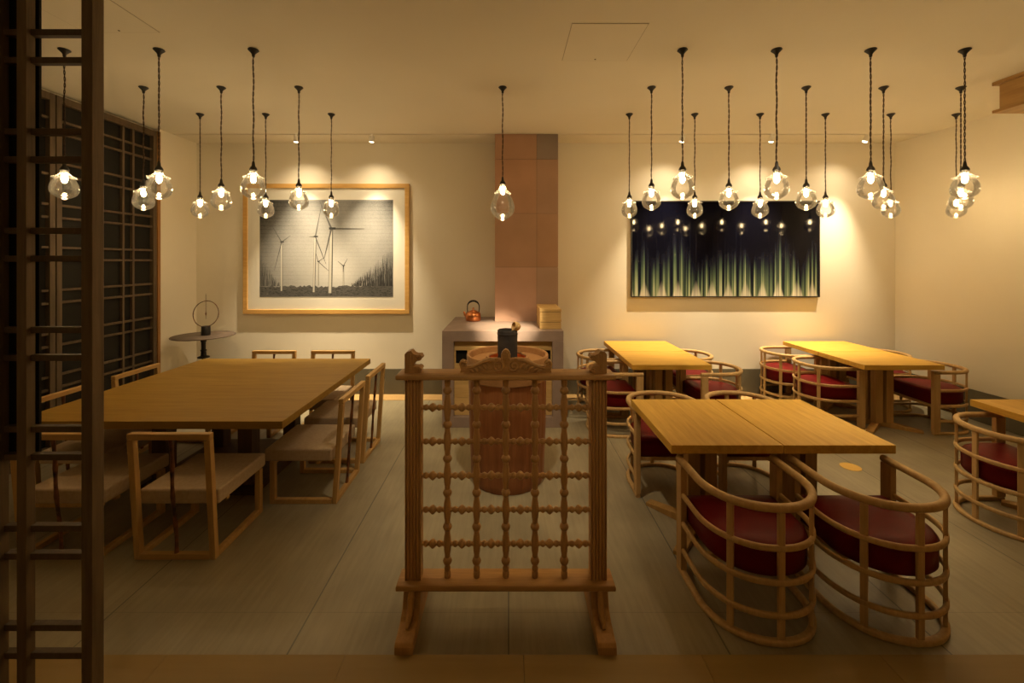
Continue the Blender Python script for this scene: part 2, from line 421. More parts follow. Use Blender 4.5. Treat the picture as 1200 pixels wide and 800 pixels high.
MB().lathe([(0, -.034), (.018, -.031), (.030, -.018), (.034, .0), (.033, .02), (.028, .021), (.029, 0), (.024, -.014), (0, -.026)], 28, mtx, cap=False).build('cup', M['bamboo'], tl, smooth=50)
MB().tube([(.0, .0, .020), (-.04, .008, -.04), (-.09, .018, -.13)], .005, 8).build('handle', M['bamboo'], tl, smooth=60)

# ------------------------------------------------------------------ carved divider
PY = 1.92; PX = -.0125
t = thing('carved_divider', 'carved wooden screen of turned spindles on scroll feet in the middle', 'divider', (PX, PY, .0))
hw = .415
for s_ in (-1, 1):
    # fluted post
    o = []; N = 36
    ps = MB(); hx, hy = .036, .026
    out = []
    for k in range(5):      # front with flutes
        u0 = -hx+2*hx*k/5; u1 = -hx+2*hx*(k+1)/5
        out += [(u0+.001, -hy), (u0+.004, -hy+.0005), ((u0+u1)/2, -hy+.006), (u1-.004, -hy+.0005)]
    out += [(hx, -hy), (hx, hy)]
    for k in range(5):
        u0 = hx-2*hx*k/5; u1 = hx-2*hx*(k+1)/5
        out += [(u0-.001, hy), (u0-.004, hy-.0005), ((u0+u1)/2, hy-.006), (u1+.004, hy-.0005)]
    out += [(-hx, hy), (-hx, -hy)]
    cl_ = []
    for p in out:
        if not cl_ or (abs(p[0]-cl_[-1][0])+abs(p[1]-cl_[-1][1])) > 1e-5: cl_.append(p)
    if (abs(cl_[0][0]-cl_[-1][0])+abs(cl_[0][1]-cl_[-1][1])) < 2e-3: cl_.pop()
    ps.prism(cl_, lambda u, v, k: (s_*(hw-0.002)+u, v, .178+k*.897))
    ps.build('post', M['carved'], t)
def moulded(z0, z1, x, y, name):
    b = MB(); zm = (z0+z1)/2; n = 6; rings = []
    for i in range(n+1):
        a = pi*i/n; q = .006*sin(a)**.7 if 0 < i < n else 0
        z = zm-(z1-z0)/2*cos(a)
        rings.append([b.bm.verts.new((sx*(x-.006+q), sy*(y-.006+q), z)) for sx, sy in ((-1,-1), (1,-1), (1,1), (-1,1))])
    for p, q in zip(rings, rings[1:]):
        for i in range(4): b.face([p[i], p[(i+1) % 4], q[(i+1) % 4], q[i]])
    b.face(rings[0][::-1]); b.face(rings[-1])
    b.build(name, M['carved_x'], t, smooth=50)
moulded(1.075, 1.099, .482, .057, 'top_rail')
moulded(.150, .177, .482, .056, 'base_board')
ZH = [.939-.153*i for i in range(5)]; XV = [-.2625+.13125*i for i in range(5)]
def vprof():
    nodes = [1.0155]+[(ZH[i]+ZH[i+1])/2 for i in range(4)]+[.2505]
    pr = [(.012, .177), (.0135, .185), (.0135, .20), (.010, .207), (.0125, .212), (.0125, .222), (.0095, .229)]
    for k, zb in enumerate(reversed(nodes)):
        pr += [(.0095, zb-.017), (.0155, zb-.010), (.0185, zb), (.0155, zb+.010), (.0095, zb+.017)]
        if k < 5:
            pr += [(.0115, zb+.022), (.0105, zb+.028), (.0135, zb+.045), (.0155, zb+.0765), (.0135, zb+.108), (.0105, zb+.125), (.0115, zb+.131)]
    pr += [(.012, 1.04), (.0125, 1.06), (.0135, 1.075)]
    return pr
VP = [(r_*1.12, z_) for r_, z_ in vprof()]
for x in XV:
    MB().lathe(VP, 16, Matrix.Translation((x, 0, 0))).build('upright_spindle', M['carved'], t, smooth=40)
xe = [-hw+.034]+XV+[hw-.034]
for z in ZH:
    b = MB()
    for a, c in zip(xe, xe[1:]):
        l = c-a-.026 if (a != xe[0] and c != xe[-1]) else c-a-.014
        st = a+.013 if a != xe[0] else a
        pr = [(.0095, 0), (.0085, .06*l), (.0075, .10*l), (.0105, .16*l), (.0118, .21*l), (.0105, .26*l), (.0070, .32*l), (.0075, .35*l), (.0125, .41*l), (.0155, .46*l), (.0162, .5*l), (.0155, .54*l), (.0125, .59*l), (.0075, .65*l), (.0070, .68*l), (.0105, .74*l), (.0118, .79*l), (.0105, .84*l), (.0075, .90*l), (.0085, .94*l), (.0095, l)]
        pr = [(r_*1.22, z_) for r_, z_ in pr]
        b.lathe(pr, 14, Matrix.Translation((st, 0, z)) @ Matrix.Rotation(pi/2, 4, 'Y'))
    b.build('cross_spindle', M['carved_x'], t, smooth=40)
def spiral(cx, cz, r0, turns, sgn, y, a0=0, n=40, k=.16):
    pts = []
    for i in range(n):
        f = i/(n-1); a = a0+sgn*turns*2*pi*f; r = r0*(1-f)+r0*k*f
        pts.append((cx+r*cos(a), y, cz+r*sin(a)))
    return pts
# crest ornament (drawn in crop pixels of the photo's ornament, half then mirrored)
def crest():
    k = .00057
    half = [(0, -180), (16, -174), (30, -158), (38, -135), (38, -110), (34, -92), (50, -104), (75, -110), (120, -108), (170, -97), (215, -74), (262, -54), (312, -46), (318, -72), (326, -92), (342, -98), (360, -84), (362, -55), (352, -20), (360, 0)]
    out = [(x*k, -y*k) for x, y in half]; out = out+[(-x, y) for x, y in reversed(out) if x > 0]
    b = MB(); b.prism(out, lambda u, v, q: (u, -.013+q*.026, 1.099+v))
    for s_ in (-1, 1):
        for y in (-.014, .014):
            b.tube(spiral(s_*62*k, 1.099+50*k, 46*k, 1.7, s_, y, a0=pi/2), .0078, 8, scale=[1-.5*i/39 for i in range(40)], up=Vector((0, 1, 0)))
            b.tube(spiral(s_*340*k, 1.099+64*k, 26*k, 1.2, -s_, y, a0=(pi if s_ > 0 else 0)), .0065, 8, scale=[1-.5*i/39 for i in range(40)], up=Vector((0, 1, 0)))
            # long scroll rib along the wing
            b.tube([(s_*x*k, y, 1.099+z*k) for x, z in ((88, 92), (120, 98), (170, 85), (215, 62), (262, 42), (310, 30))], .0078, 8, scale=[1, 1, .95, .85, .7, .5], up=Vector((0, 1, 0)))
            # leaf lobes
            for lx, lz, dx, dz in ((118, 40, 34, 40), (150, 32, 36, 38), (184, 24, 36, 34), (218, 16, 34, 24), (250, 12, 34, 16)):
                b.tube([(s_*(lx)*k, y, 1.099+(lz-12)*k), (s_*(lx+dx*.35)*k, y, 1.099+(lz+dz*.35)*k), (s_*(lx+dx)*k, y, 1.099+(lz+dz*.8)*k)], .0085, 8, scale=[.6, 1, .45], up=Vector((0, 1, 0)))
        # palmette ribs
    for y in (-.014, .014):
        for a, l in ((0, 165), (-.25, 150), (.25, 150), (-.55, 112), (.55, 112)):
            b.tube([(sin(a)*30*k, y, 1.099+(70)*k), (sin(a)*90*k*.7, y, 1.099+(70+(l-70)*.6)*k), (sin(a)*l*k*.42, y, 1.099+l*k)], .0078, 8, scale=[.6, 1, .7], up=Vector((0, 1, 0)))
    b.build('crest_ornament', M['carved_x'], t, bevel=0, smooth=50)
crest()
for s_ in (-1, 1):
    k = .0005
    o = [(0, 0), (0, 168), (18, 190), (55, 198), (78, 172), (105, 160), (140, 162), (152, 138), (136, 116), (106, 106), (82, 78), (72, 60), (105, 57), (135, 52), (148, 32), (136, 6), (112, 0)]
    b = MB(); b.prism([(u*k, v*k) for u, v in o], lambda u, v, q: (s_*(-.449+u), -.026+q*.052, 1.099+v))
    for y in (-.027, .027):
        b.tube(spiral(s_*(-.449+.062), 1.099+.069, .011, 1.4, -s_, y, a0=0), .004, 8, up=Vector((0, 1, 0)))
        b.tube(spiral(s_*(-.449+.061), 1.099+.016, .011, 1.4, s_, y, a0=0), .004, 8, up=Vector((0, 1, 0)))
        b.tube([(s_*(-.449+.03), y, 1.099+.01), (s_*(-.449+.027), y, 1.099+.05), (s_*(-.449+.03), y, 1.099+.085)], .005, 8, up=Vector((0, 1, 0)))
    b.build('corner_ornament', M['carved'], t, smooth=50)
for s_ in (-1, 1):
    x = s_*.413
    # runner foot: profile in (y,z), thickness in x
    pf = [(-.195, 0), (.195, 0), (.195, .034), (.185, .046), (.15, .050), (.10, .060), (.06, .082), (.045, .12), (.040, .150), (-.040, .150), (-.045, .12), (-.06, .082), (-.10, .060), (-.15, .050), (-.185, .046), (-.195, .034)]
    b = MB(); b.prism(pf, lambda u, v, q: (x-.038+q*.076, u, v))
    fo = b.build('foot', M['carved'], t, bevel=.004)
    for sg in (-1, 1):
        b = MB(); b.tube([(x, sg*.046, .146), (x, sg*.064, .128), (x, sg*.070, .10), (x, sg*.084, .078), (x, sg*.112, .066), (x, sg*.135, .056)], .015, 10, scale=[.8, 1, .95, .95, .85, .5], up=Vector((1, 0, 0)))
        b.build('scroll_bracket', M['carved'], fo, smooth=60)

# ------------------------------------------------------------------ large left table
TT = .65
x0, x1, y0, y1 = -2.945, -1.336, 2.52, 4.13
t = thing('square_table', 'large square amber oak table surrounded by beige seats at left', 'table', ((x0+x1)/2, (y0+y1)/2, 0))
hx, hy = (x1-x0)/2, (y1-y0)/2
MB().box(-hx, hx, -hy, hy, TT-.047, TT).build('tabletop', M['table_l'], t, bevel=.003)
for sx in (-1, 1):
    for sy in (-1, 1):
        MB().box(sx*.30-.05, sx*.30+.05, sy*.30-.05, sy*.30+.05, .035, TT-.048).build('leg', M['darkwood'], t, bevel=.003)
MB().box(-.42, .42, -.42, .42, 0, .034).build('base_plate', M['darkwood'], t, bevel=.003)
MB().box(-.40, .40, -.035, .035, TT-.12, TT-.048).box(-.035, .035, -.40, -.036, TT-.12, TT-.048).box(-.035, .035, .036, .40, TT-.12, TT-.048).build('under_frame', M['darkwood'], t, bevel=.002)

# ------------------------------------------------------------------ square framed chairs (front +Y)
def square_chair(label):
    t = thing('low_chair', label, 'chair', (0, 0, 0), 0, 'square framed chairs around the large table')
    W = .437; h = W/2; r = .033; D = .44; zt = .69; lean = .045
    for s_ in (-1, 1):
        xx = s_*(h-r/2)
        MB().bar((xx, -D/2+r/2, 0.0), (xx, -D/2+r/2-lean, zt-r-.0005), r, r*.95).build('back_post', M['chair_l'], t, bevel=.003)
        MB().box(xx-r/2, xx+r/2, D/2-r, D/2, 0, .2785).build('front_leg', M['chair_l'], t, bevel=.003)
        MB().box(xx-r/2+.0005, xx+r/2-.0005, -D/2+r, D/2-r, 0, .03).build('floor_rail', M['chair_lx'], t, bevel=.003)
    MB().box(-h+.0, h, -D/2-lean-.001, -D/2-lean+r, zt-r, zt).build('top_rail', M['chair_lx'], t, bevel=.004)
    MB().box(-h+r, h-r, -D/2, -D/2+r*.9, 0, .03).build('rear_rail', M['chair_lx'], t, bevel=.003)
    MB().bar((-h+r/2, -D/2+.13, .267), (h-r/2, -D/2+.13, .267), .025, .022).build('seat_rail', M['chair_lx'], t, bevel=.002)
    MB().bar((-h+r/2, D/2-r*.5, .265), (h-r/2, D/2-r*.5, .265), .02, .026).build('seat_rail', M['chair_lx'], t, bevel=.002)
    rnd = random.Random(3); pts = []; sc = []
    for i in range(13):
        f = i/12; pts.append((.004*sin(f*9), -D/2+r*.45-lean*f*.97, .028+f*(zt-r-.028)))
        sc.append(1.0 if i % 3 else 1.35)
    MB().tube(pts, .0085, 10, scale=sc, up=Vector((0, 1, 0))).build('cane_spindle', M['cane'], t, smooth=60)
    c = MB().box(-h+.001, h-.001, -D/2+r*.9+.002, D/2+.035, .279, .36).build('seat', M['fabric'], t, bevel=.012, seg=3)
    return t
sc0 = square_chair('square framed beige chair at the near side of the large table, right one')
sc0.location = (-1.785, 2.28+.22, 0)
for loc, rz, lab in (
    ((-2.405, 2.50, 0), 0, 'square framed beige chair at the near side of the large table, seen through the lattice'),
    ((-1.35, 3.02, 0), pi/2, 'square framed beige chair at the right side of the large table, nearer one'),
    ((-1.36, 3.58, 0), pi/2, 'square framed beige chair at the right side of the large table, farther one'),
    ((-2.365, 4.06, 0), pi, 'square framed chair behind the large table, left of the far pair below the framed windmills'),
    ((-1.772, 4.06, 0), pi, 'square framed chair behind the large table, right of the far pair below the framed windmills'),
    ((-2.86, 3.57, 0), -pi/2, 'square framed chair by the left wall lattice, farther one beside the large table'),
    ((-2.86, 2.98, 0), -pi/2, 'square framed chair by the left wall lattice, nearer one partly behind the foreground lattice')):
    dup(sc0, loc, rz, lab)

# ------------------------------------------------------------------ right hand tables
def oak_table(label):
    t = thing('oak_table', label, 'table', (0, 0, 0), 0, 'small golden oak tables')
    hx, hy = .2875, .364
    MB().box(-hx, hx, -hy, hy, TT-.045, TT).build('tabletop', M['oak_y'], t, bevel=.003)
    for sx in (-1, 1):
        for sy in (-1, 1):
            MB().box(sx*.05-.034, sx*.05+.034, sy*.05-.034, sy*.05+.034, .048, TT-.067).build('column_post', M['oak_z'], t, bevel=.002)
    MB().box(-.16, .16, -.16, .16, TT-.066, TT-.0455).build('top_plate', M['oak'], t, bevel=.002)
    for k, (dx, dy) in enumerate(((.205, .25), (-.205, .25))):
        b = MB(); L = math.hypot(dx, dy); ux, uy = dx/L, dy/L
        z1 = .047 if k == 0 else .0465
        pf = [(-L, 0), (L, 0), (L, .022), (.09, z1), (-.09, z1), (-L, .022)]
        b.prism(pf, lambda u, v, q: (u*ux-uy*(q-.5)*.06, u*uy+ux*(q-.5)*.06, v))
        b.build('cross_foot', M['oak_z'], t, bevel=.003)
    return t
ot = oak_table('golden oak table in the right foreground, left half of the middle pair'); ot.location = (1.125, 2.558, 0)
for x, y, rz, lab in (
    (1.706, 2.558, 0, 'golden oak table in the right foreground, right half of the middle pair'),
    (1.487, 4.165, pi/2, 'golden oak table next to the carved divider, front one of the left rear pair'),
    (1.487, 4.747, pi/2, 'golden oak table against the wall under the dark picture, rear one of the left pair'),
    (3.592, 4.155, pi/2, 'golden oak table by the right wall, front one of the right rear pair'),
    (3.592, 4.737, pi/2, 'golden oak table touching the back wall, rear one of the right pair'),
    (3.447, 2.558, 0, 'golden oak table cut off by the right edge of the photo')):
    dup(ot, (x, y, 0), rz, lab)

# ------------------------------------------------------------------ round hooped chairs (front +Y)
def uplan(a, b, front, n=28, back=-.225):
    """U outline from left front round the back to right front"""
    yc = back+b; pts = [(-a, front-(front-yc)*i/4) for i in range(4)]
    for i in range(n+1):
        th = pi+pi*i/n; c_, s_ = cos(th), sin(th)
        pts.append((a*math.copysign(abs(c_)**.93, c_), yc+b*math.copysign(abs(s_)**.93, s_)))
    pts += [(a, yc+(front-yc)*(i+1)/4) for i in range(4)]
    return pts
def hoop_chair(label):
    t = thing('hooped_armchair', label, 'chair', (0, 0, 0), 0, 'round hooped armchairs with oxblood seats')
    a, b, fr = .243, .25, .225
    U = uplan(a, b, fr)
    MB().sweep([(x, y, .570) for x, y in uplan(a, b, fr+.004)], rrect(.034, .034, .42, 4)).build('arm_rail', M['ash'], t, smooth=50)
    for z in (.405, .262, .125):
        MB().sweep([(x, y, z) for x, y in uplan(a+.004, b+.004, fr-.02, back=-.229)], rrect(.018, .026, .4, 3)).build('hoop', M['ash'], t, smooth=50)
    MB().sweep([(x, y, .0125) for x, y in uplan(a+.001, b+.001, fr-.001, back=-.226)], rrect(.030, .025, .3, 3)).build('base_hoop', M['ash'], t, smooth=50)
    for s_ in (-1, 1):
        MB().box(s_*a-.0155, s_*a+.0155, fr-.058, fr+.003, .0255, .5535).build('front_post', M['ash'], t, bevel=.003)
    pts = U
    for xx in (-.178, 0, .178):
        i = min((k for k in range(len(pts)) if pts[k][1] < -.0), key=lambda k: abs(pts[k][0]-xx)); p = pts[i]
        d = Vector((pts[i+1][0]-pts[i-1][0], pts[i+1][1]-pts[i-1][1], 0)).normalized()
        MB().bar((p[0], p[1], .0255), (p[0], p[1], .5535), .028, .016, up=(-d.y, d.x, 0)).build('slat', M['ash'], t, bevel=.003)
    # cushion: U plan, slightly domed
    o = uplan(a-.018, b-.018, fr-.02, back=-.207)
    bm_ = MB(); rings = []
    cxm = 0; cym = 0
    for ins, z in ((.008, .268), (0, .278), (0, .372), (.006, .388), (.02, .397), (.07, .402)):
        rings.append([bm_.bm.verts.new((x*(1-ins/.225), (y)*(1-ins/.225), z)) for x, y in o])
    m_ = len(o)
    for p, q in zip(rings, rings[1:]):
        for i in range(m_): bm_.face([p[i], p[(i+1) % m_], q[(i+1) % m_], q[i]])
    bm_.face(rings[0][::-1]); bm_.face(rings[-1])
    se = bm_.build('seat', M['leather'], t, smooth=60)
    MB().sweep([(x, y, .3735) for x, y in [(px*1.004, py*1.004) for px, py in o]], [(.0035*cos(i*pi/3), .0035*sin(i*pi/3)) for i in range(6)], closed=True).build('piping', M['leather'], se, smooth=60)
    MB().bar((-a+.0157, fr-.03, .254), (a-.0157, fr-.03, .254), .022, .024).build('seat_rail', M['ash'], t, bevel=.002)
    MB().bar((-a+.02, -.05, .254), (a-.02, -.05, .254), .022, .024).build('seat_rail', M['ash'], t, bevel=.002)
    return t
hc = hoop_chair('hooped armchair with oxblood seat in the right foreground, nearest the carved divider')
hc.location = (1.134, 2.0, 0)
for x, y, rz, lab in (
    (1.712, 2.0, 0, 'hooped armchair with oxblood seat in the right foreground, right one of the near pair'),
    (1.118, 3.10, pi, 'hooped armchair beyond the middle tables, left one nearer the divider'),
    (1.70, 3.10, pi, 'hooped armchair beyond the middle tables, right one behind their seam'),
    (.985, 4.09, -pi/2, 'hooped armchair right behind the divider post, at the front left rear table'),
    (.985, 4.66, -pi/2, 'hooped armchair against the back wall beside the stone counter'),
    (1.965, 4.09, pi/2, 'hooped armchair on the right of the front left rear table'),
    (1.965, 4.66, pi/2, 'hooped armchair on the right of the rear table under the dark picture'),
    (3.15, 4.295, -pi/2, 'hooped armchair on the left side of the right rear table, nearer one'),
    (3.12, 4.823, -pi/2, 'hooped armchair on the left side of the right rear table, by the back wall'),
    (4.12, 4.16, pi/2, 'hooped armchair by the right wall, nearer one at the right rear table'),
    (4.12, 4.72, pi/2, 'hooped armchair in the far right corner, mostly behind the table'),
    (3.08, 2.61, -pi/2, 'hooped armchair at the right edge of the photo, beside the cut off table')):
    dup(hc, (x, y, 0), rz, lab)

# brass floor box
t = thing('brass_floor_outlet', 'round brass outlet cover set in the stone floor right of the middle tables', 'floor outlet', (2.65, 3.306, 0))
MB().lathe([(.069, 0.0), (.069, .003), (.064, .0045), (.060, .003)], 40, cap=False).build('rim', M['brass'], t, smooth=40)
MB().lathe([(0, .0032), (.060, .003), (.060, .0)], 40, cap=False).build('cover', M['brass'], t, smooth=40)

# ------------------------------------------------------------------ small round stand with ring sculpture
sx_, sy_ = -3.36, 4.70
t = thing('round_stand', 'small round dark pedestal table in the left rear corner', 'side table', (sx_, sy_, 0))
MB().lathe([(0, .765), (.296, .765), (.30, .769), (.30, .774), (.296, .777), (0, .777)], 64, cap=False).build('disc_top', mottled('dull_bronze', (.16, .115, .085), (.11, .08, .06), 6, .5), t, smooth=40)
MB().lathe([(.017, .03), (.017, .52), (.055, .53), (.06, .54), (.028, .552), (.024, .60), (.030, .605), (.030, .615), (.022, .622), (.022, .70), (.028, .705), (.028, .715), (.030, .735), (.045, .764)], 24).build('column', M['black'], t, smooth=40)
MB().lathe([(.17, 0), (.17, .012), (.05, .025), (.02, .032)], 40).build('foot', M['black'], t, smooth=40)
t = thing('ring_sculpture', 'thin ring on a black block with a needle, standing on the round pedestal', 'sculpture', (sx_+.025, sy_, .7772))
MB().lathe([(.044, 0), (.045, .004), (.043, .095), (.040, .10)], 28).build('block', M['black'], t, smooth=40)
MB().tube([(.14*cos(2*pi*i/48), .02*sin(2*pi*i/48), .235+.14*sin(2*pi*i/48)) for i in range(48)], .0042, 8, closed=True, scale=[1.25 if i % 6 == 0 else 1 for i in range(48)], up=Vector((0, 1, 0))).build('ring', M['cane'], t, smooth=60)
MB().lathe([(0, .17), (.0022, .185), (.0025, .21), (.007, .235), (.0025, .26), (.0022, .44), (0, .465)], 10).build('needle', M['cane'], t, smooth=60)

# ------------------------------------------------------------------ pictures
def P1(cx, cy, yy=5.045):   # a spot on the framed print as seen in the photo
    px = 260+cx/3.477; py = 190+cy/3.477
    return ((px-596)*yy/500, H-(py-305)*yy/500)
def print_mat():
    m = mat('grey_print', (.5, .5, .45), .75)
    tc = nd(m, 'ShaderNodeTexCoord'); sp = nd(m, 'ShaderNodeSeparateXYZ'); lk(m, tc.outputs['Object'], sp.inputs[0])
    n = nd(m, 'ShaderNodeTexNoise'); n.inputs['Scale'].default_value = 1.5; n.inputs['Detail'].default_value = 5; lk(m, tc.outputs['Object'], n.inputs['Vector'])
    n2 = nd(m, 'ShaderNodeTexNoise'); n2.inputs['Scale'].default_value = 90; n2.inputs['Detail'].default_value = 2; lk(m, tc.outputs['Object'], n2.inputs['Vector'])
    # pale cloud towards the lower middle of the printed sky, small printed tile joints
    dx = math_(m, 'MULTIPLY', math_(m, 'SUBTRACT', sp.outputs[0], .12), .95); dz = math_(m, 'MULTIPLY', math_(m, 'SUBTRACT', sp.outputs[2], -.28), 1.0)
    d = math_(m, 'SQRT', math_(m, 'ADD', math_(m, 'MULTIPLY', dx, dx), math_(m, 'MULTIPLY', dz, dz)))
    v = math_(m, 'SUBTRACT', math_(m, 'ADD', .40, math_(m, 'MULTIPLY', n.outputs['Fac'], .24)), math_(m, 'MULTIPLY', d, .42))
    v = math_(m, 'ADD', v, math_(m, 'MULTIPLY', math_(m, 'SUBTRACT', n2.outputs['Fac'], .5), .10))
    fz = math_(m, 'FRACT', math_(m, 'MULTIPLY', math_(m, 'ADD', sp.outputs[2], 10), 22)); lz = math_(m, 'LESS_THAN', fz, .10)
    v = math_(m, 'SUBTRACT', v, math_(m, 'MULTIPLY', lz, .045), clamp=True)
    cb_ = nd(m, 'ShaderNodeCombineColor')
    lk(m, v, cb_.inputs[0]); lk(m, math_(m, 'MULTIPLY', v, .99), cb_.inputs[1]); lk(m, math_(m, 'MULTIPLY', v, .93), cb_.inputs[2])
    lk(m, cb_.outputs[0], m.node_tree.nodes['Principled BSDF'].inputs['Base Color'])
    return m
fx0, fx1, fz0, fz1 = -3.155, -1.18, .965, 2.51
fcx, fcz = (fx0+fx1)/2, (fz0+fz1)/2
t = thing('framed_print', 'large grey print of wind turbines in a pale wood frame on the back wall', 'picture', (fcx, BW-.038, fcz))
hx, hz = (fx1-fx0)/2, (fz1-fz0)/2; fw = .052
f = MB()
f.box(-hx, hx, 0, .0365, hz-fw, hz).box(-hx, hx, 0, .0365, -hz, -hz+fw).box(-hx, -hx+fw, 0, .0365, -hz+fw, hz-fw).box(hx-fw, hx, 0, .0365, -hz+fw, hz-fw)
f.build('frame', M['frame1'], t, bevel=.003)
MB().box(-hx+fw, hx-fw, .016, .035, -hz+fw, hz-fw).build('mat_board', M['matboard'], t)
g1 = mat('print_dark', (.022, .022, .021), .8); g2 = mat('print_mid', (.085, .083, .078), .8); g3 = mat('print_pale', (.47, .455, .40), .8); g0 = print_mat()
b = MB(); yb = .0145
def q_(pts, y, mi):
    b.mi = mi; b.face([b.bm.verts.new((p[0]-fcx, y, p[1]-fcz)) for p in pts])
def line_(p, q, w0, w1, y, mi):
    p = Vector(P1(*p)); q = Vector(P1(*q)); d = (q-p).normalized(); n = Vector((-d.y, d.x)); k = .0029
    q_([p+n*w0*k/2, q+n*w1*k/2, q-n*w1*k/2, p-n*w0*k/2], y, mi)
q_([P1(148, 152), P1(695, 152), P1(695, 550), P1(148, 550)], yb, 0)
rg = random.Random(5)
# ground with ragged skyline
gp = [P1(148, 548)]
for i in range(70): gp.append(P1(148+547*i/69, 506+rg.uniform(-5, 5)-(10*max(0, (i-52)/17))))
gp.append(P1(695, 548)); q_(gp, yb-.0004, 2)
for i in range(420):
    x = rg.uniform(152, 685); y = rg.uniform(508, 545); l = rg.uniform(2, 12)
    line_((x, y), (min(693, x+l), y+rg.uniform(-2, 2)), rg.uniform(1, 2.6), 1, yb-.0006-.000001*i, 1)
for i in range(300):     # bare trees right
    x = rg.uniform(525, 692); hgt = (x-515)/150*120*rg.uniform(.45, 1.12)
    line_((x, 505), (min(693, x+rg.uniform(-7, 7)), 505-min(hgt, 140)), rg.uniform(1.2, 3.2), .4, yb-.0007-.000001*i, 1 if rg.random() < .55 else 2)
for i in range(70):      # bare trees left
    x = rg.uniform(151, 228); hgt = max(8, (235-x)/85*125*rg.uniform(.4, 1.05))
    line_((x, 505), (max(150, x+rg.uniform(-6, 6)), 505-hgt), rg.uniform(1, 2.4), .4, yb-.0007-.000001*i, 2 if rg.random() < .7 else 1)
def turbine(top, base, w_, blades, kk):
    y = yb-.0012-kk*.0001
    line_(top, base, w_*1.25, w_*1.5, y, 2); line_((top[0]-w_*.12, top[1]), (base[0]-w_*.12, base[1]), w_*.75, w_*1.0, y-.00005, 3)
    for e in blades: line_(top, e, w_*.7, 1.2, y-.00008, 2)
    line_((top[0]-8*w_/9, top[1]-1), (top[0]+14*w_/9, top[1]-1), w_*.8, w_*.8, y-.00009, 1)
turbine((388, 405), (388, 503), 4, [(378, 370), (430, 442), (412, 388)], 0)
turbine((491, 422), (491, 503), 4, [(468, 403), (508, 393), (490, 448)], 1)
turbine((238, 325), (238, 525), 6, [(195, 252), (274, 298), (208, 440)], 2)
turbine((376, 303), (370, 530), 7, [(402, 172), (420, 415), (350, 303)], 3)
turbine((442, 270), (437, 534), 11, [(393, 155), (578, 270), (412, 392)], 4)
b.build('print', [g0, g1, g2, g3], t)

def streak_mat():
    m = mat('streaked_night', (.02, .02, .03), .06, spec=.25)
    b = m.node_tree.nodes['Principled BSDF']
    tc = nd(m, 'ShaderNodeTexCoord'); sp = nd(m, 'ShaderNodeSeparateXYZ'); lk(m, tc.outputs['Object'], sp.inputs[0])
    x, z = sp.outputs[0], sp.outputs[2]
    zr = math_(m, 'MULTIPLY', math_(m, 'ADD', z, .57), 1/1.14)        # 0 bottom .. 1 top
    def streak(sx, sz, off):
        mp = nd(m, 'ShaderNodeMapping'); mp.inputs['Scale'].default_value = (sx, 1, sz); mp.inputs['Location'].default_value = (off, 0, 0)
        lk(m, tc.outputs['Object'], mp.inputs[0])
        n = nd(m, 'ShaderNodeTexNoise'); n.inputs['Scale'].default_value = 1; n.inputs['Detail'].default_value = 3; lk(m, mp.outputs[0], n.inputs['Vector'])
        return n.outputs['Fac']
    s1 = streak(24, .12, 3); s2 = streak(75, .3, 9); s3 = streak(3.2, .2, 20.4)
    k1 = math_(m, 'MULTIPLY', math_(m, 'SUBTRACT', s1, .44, clamp=True), 4.5, clamp=True)
    k2 = math_(m, 'MULTIPLY', math_(m, 'SUBTRACT', s2, .40, clamp=True), 3.6, clamp=True)
    k3 = math_(m, 'MULTIPLY', math_(m, 'SUBTRACT', s2, .60, clamp=True), 7, clamp=True)
    st = math_(m, 'ADD', math_(m, 'MULTIPLY', k1, .55), math_(m, 'MULTIPLY', math_(m, 'MULTIPLY', k1, k2), .6))
    hgt = math_(m, 'ADD', .46, math_(m, 'MULTIPLY', math_(m, 'SUBTRACT', s3, .45), 1.3))
    env = math_(m, 'POWER', math_(m, 'SUBTRACT', 1, math_(m, 'DIVIDE', zr, hgt), clamp=True), 1.35)
    # thin lines that climb nearly to the top
    tall = math_(m, 'MULTIPLY', math_(m, 'MULTIPLY', k3, math_(m, 'SUBTRACT', .92, zr, clamp=True)), .5)
    g = math_(m, 'ADD', math_(m, 'MULTIPLY', math_(m, 'ADD', math_(m, 'MULTIPLY', st, 1.45), .14), env), tall, clamp=True)
    # pale fans along the foot of the picture
    f = math_(m, 'ABSOLUTE', math_(m, 'SUBTRACT', math_(m, 'FRACT', math_(m, 'MULTIPLY', math_(m, 'ADD', x, math_(m, 'MULTIPLY', s3, .12)), 5.0)), .5))
    ed = math_(m, 'MULTIPLY', math_(m, 'SUBTRACT', math_(m, 'SUBTRACT', .36, math_(m, 'MULTIPLY', zr, 1.6)), f, clamp=True), 9, clamp=True)
    fan = math_(m, 'MULTIPLY', ed, math_(m, 'POWER', math_(m, 'SUBTRACT', 1, math_(m, 'MULTIPLY', zr, 5.5), clamp=True), 1.3))
    fan = math_(m, 'MULTIPLY', fan, math_(m, 'ADD', .5, math_(m, 'MULTIPLY', k2, .6)), clamp=True)
    r = ramp(m, [(0, (.0022, .0023, .006)), (.10, (.010, .011, .020)), (.28, (.055, .085, .055)), (.60, (.22, .27, .15)), (1, (.50, .50, .36))])
    lk(m, g, r.inputs[0])
    mx = nd(m, 'ShaderNodeMix', data_type='RGBA'); lk(m, fan, mx.inputs['Factor']); lk(m, r.outputs[0], mx.inputs['A']); mx.inputs['B'].default_value = (.70, .64, .52, 1)
    lk(m, mx.outputs['Result'], b.inputs['Base Color'])
    return m
x0, x1, z0, z1 = 1.458, 3.70, 1.163, 2.308
t = thing('dark_picture', 'wide black picture of green and white vertical light streaks on the back wall', 'picture', ((x0+x1)/2, BW-.033, (z0+z1)/2))
hx, hz = (x1-x0)/2, (z1-z0)/2
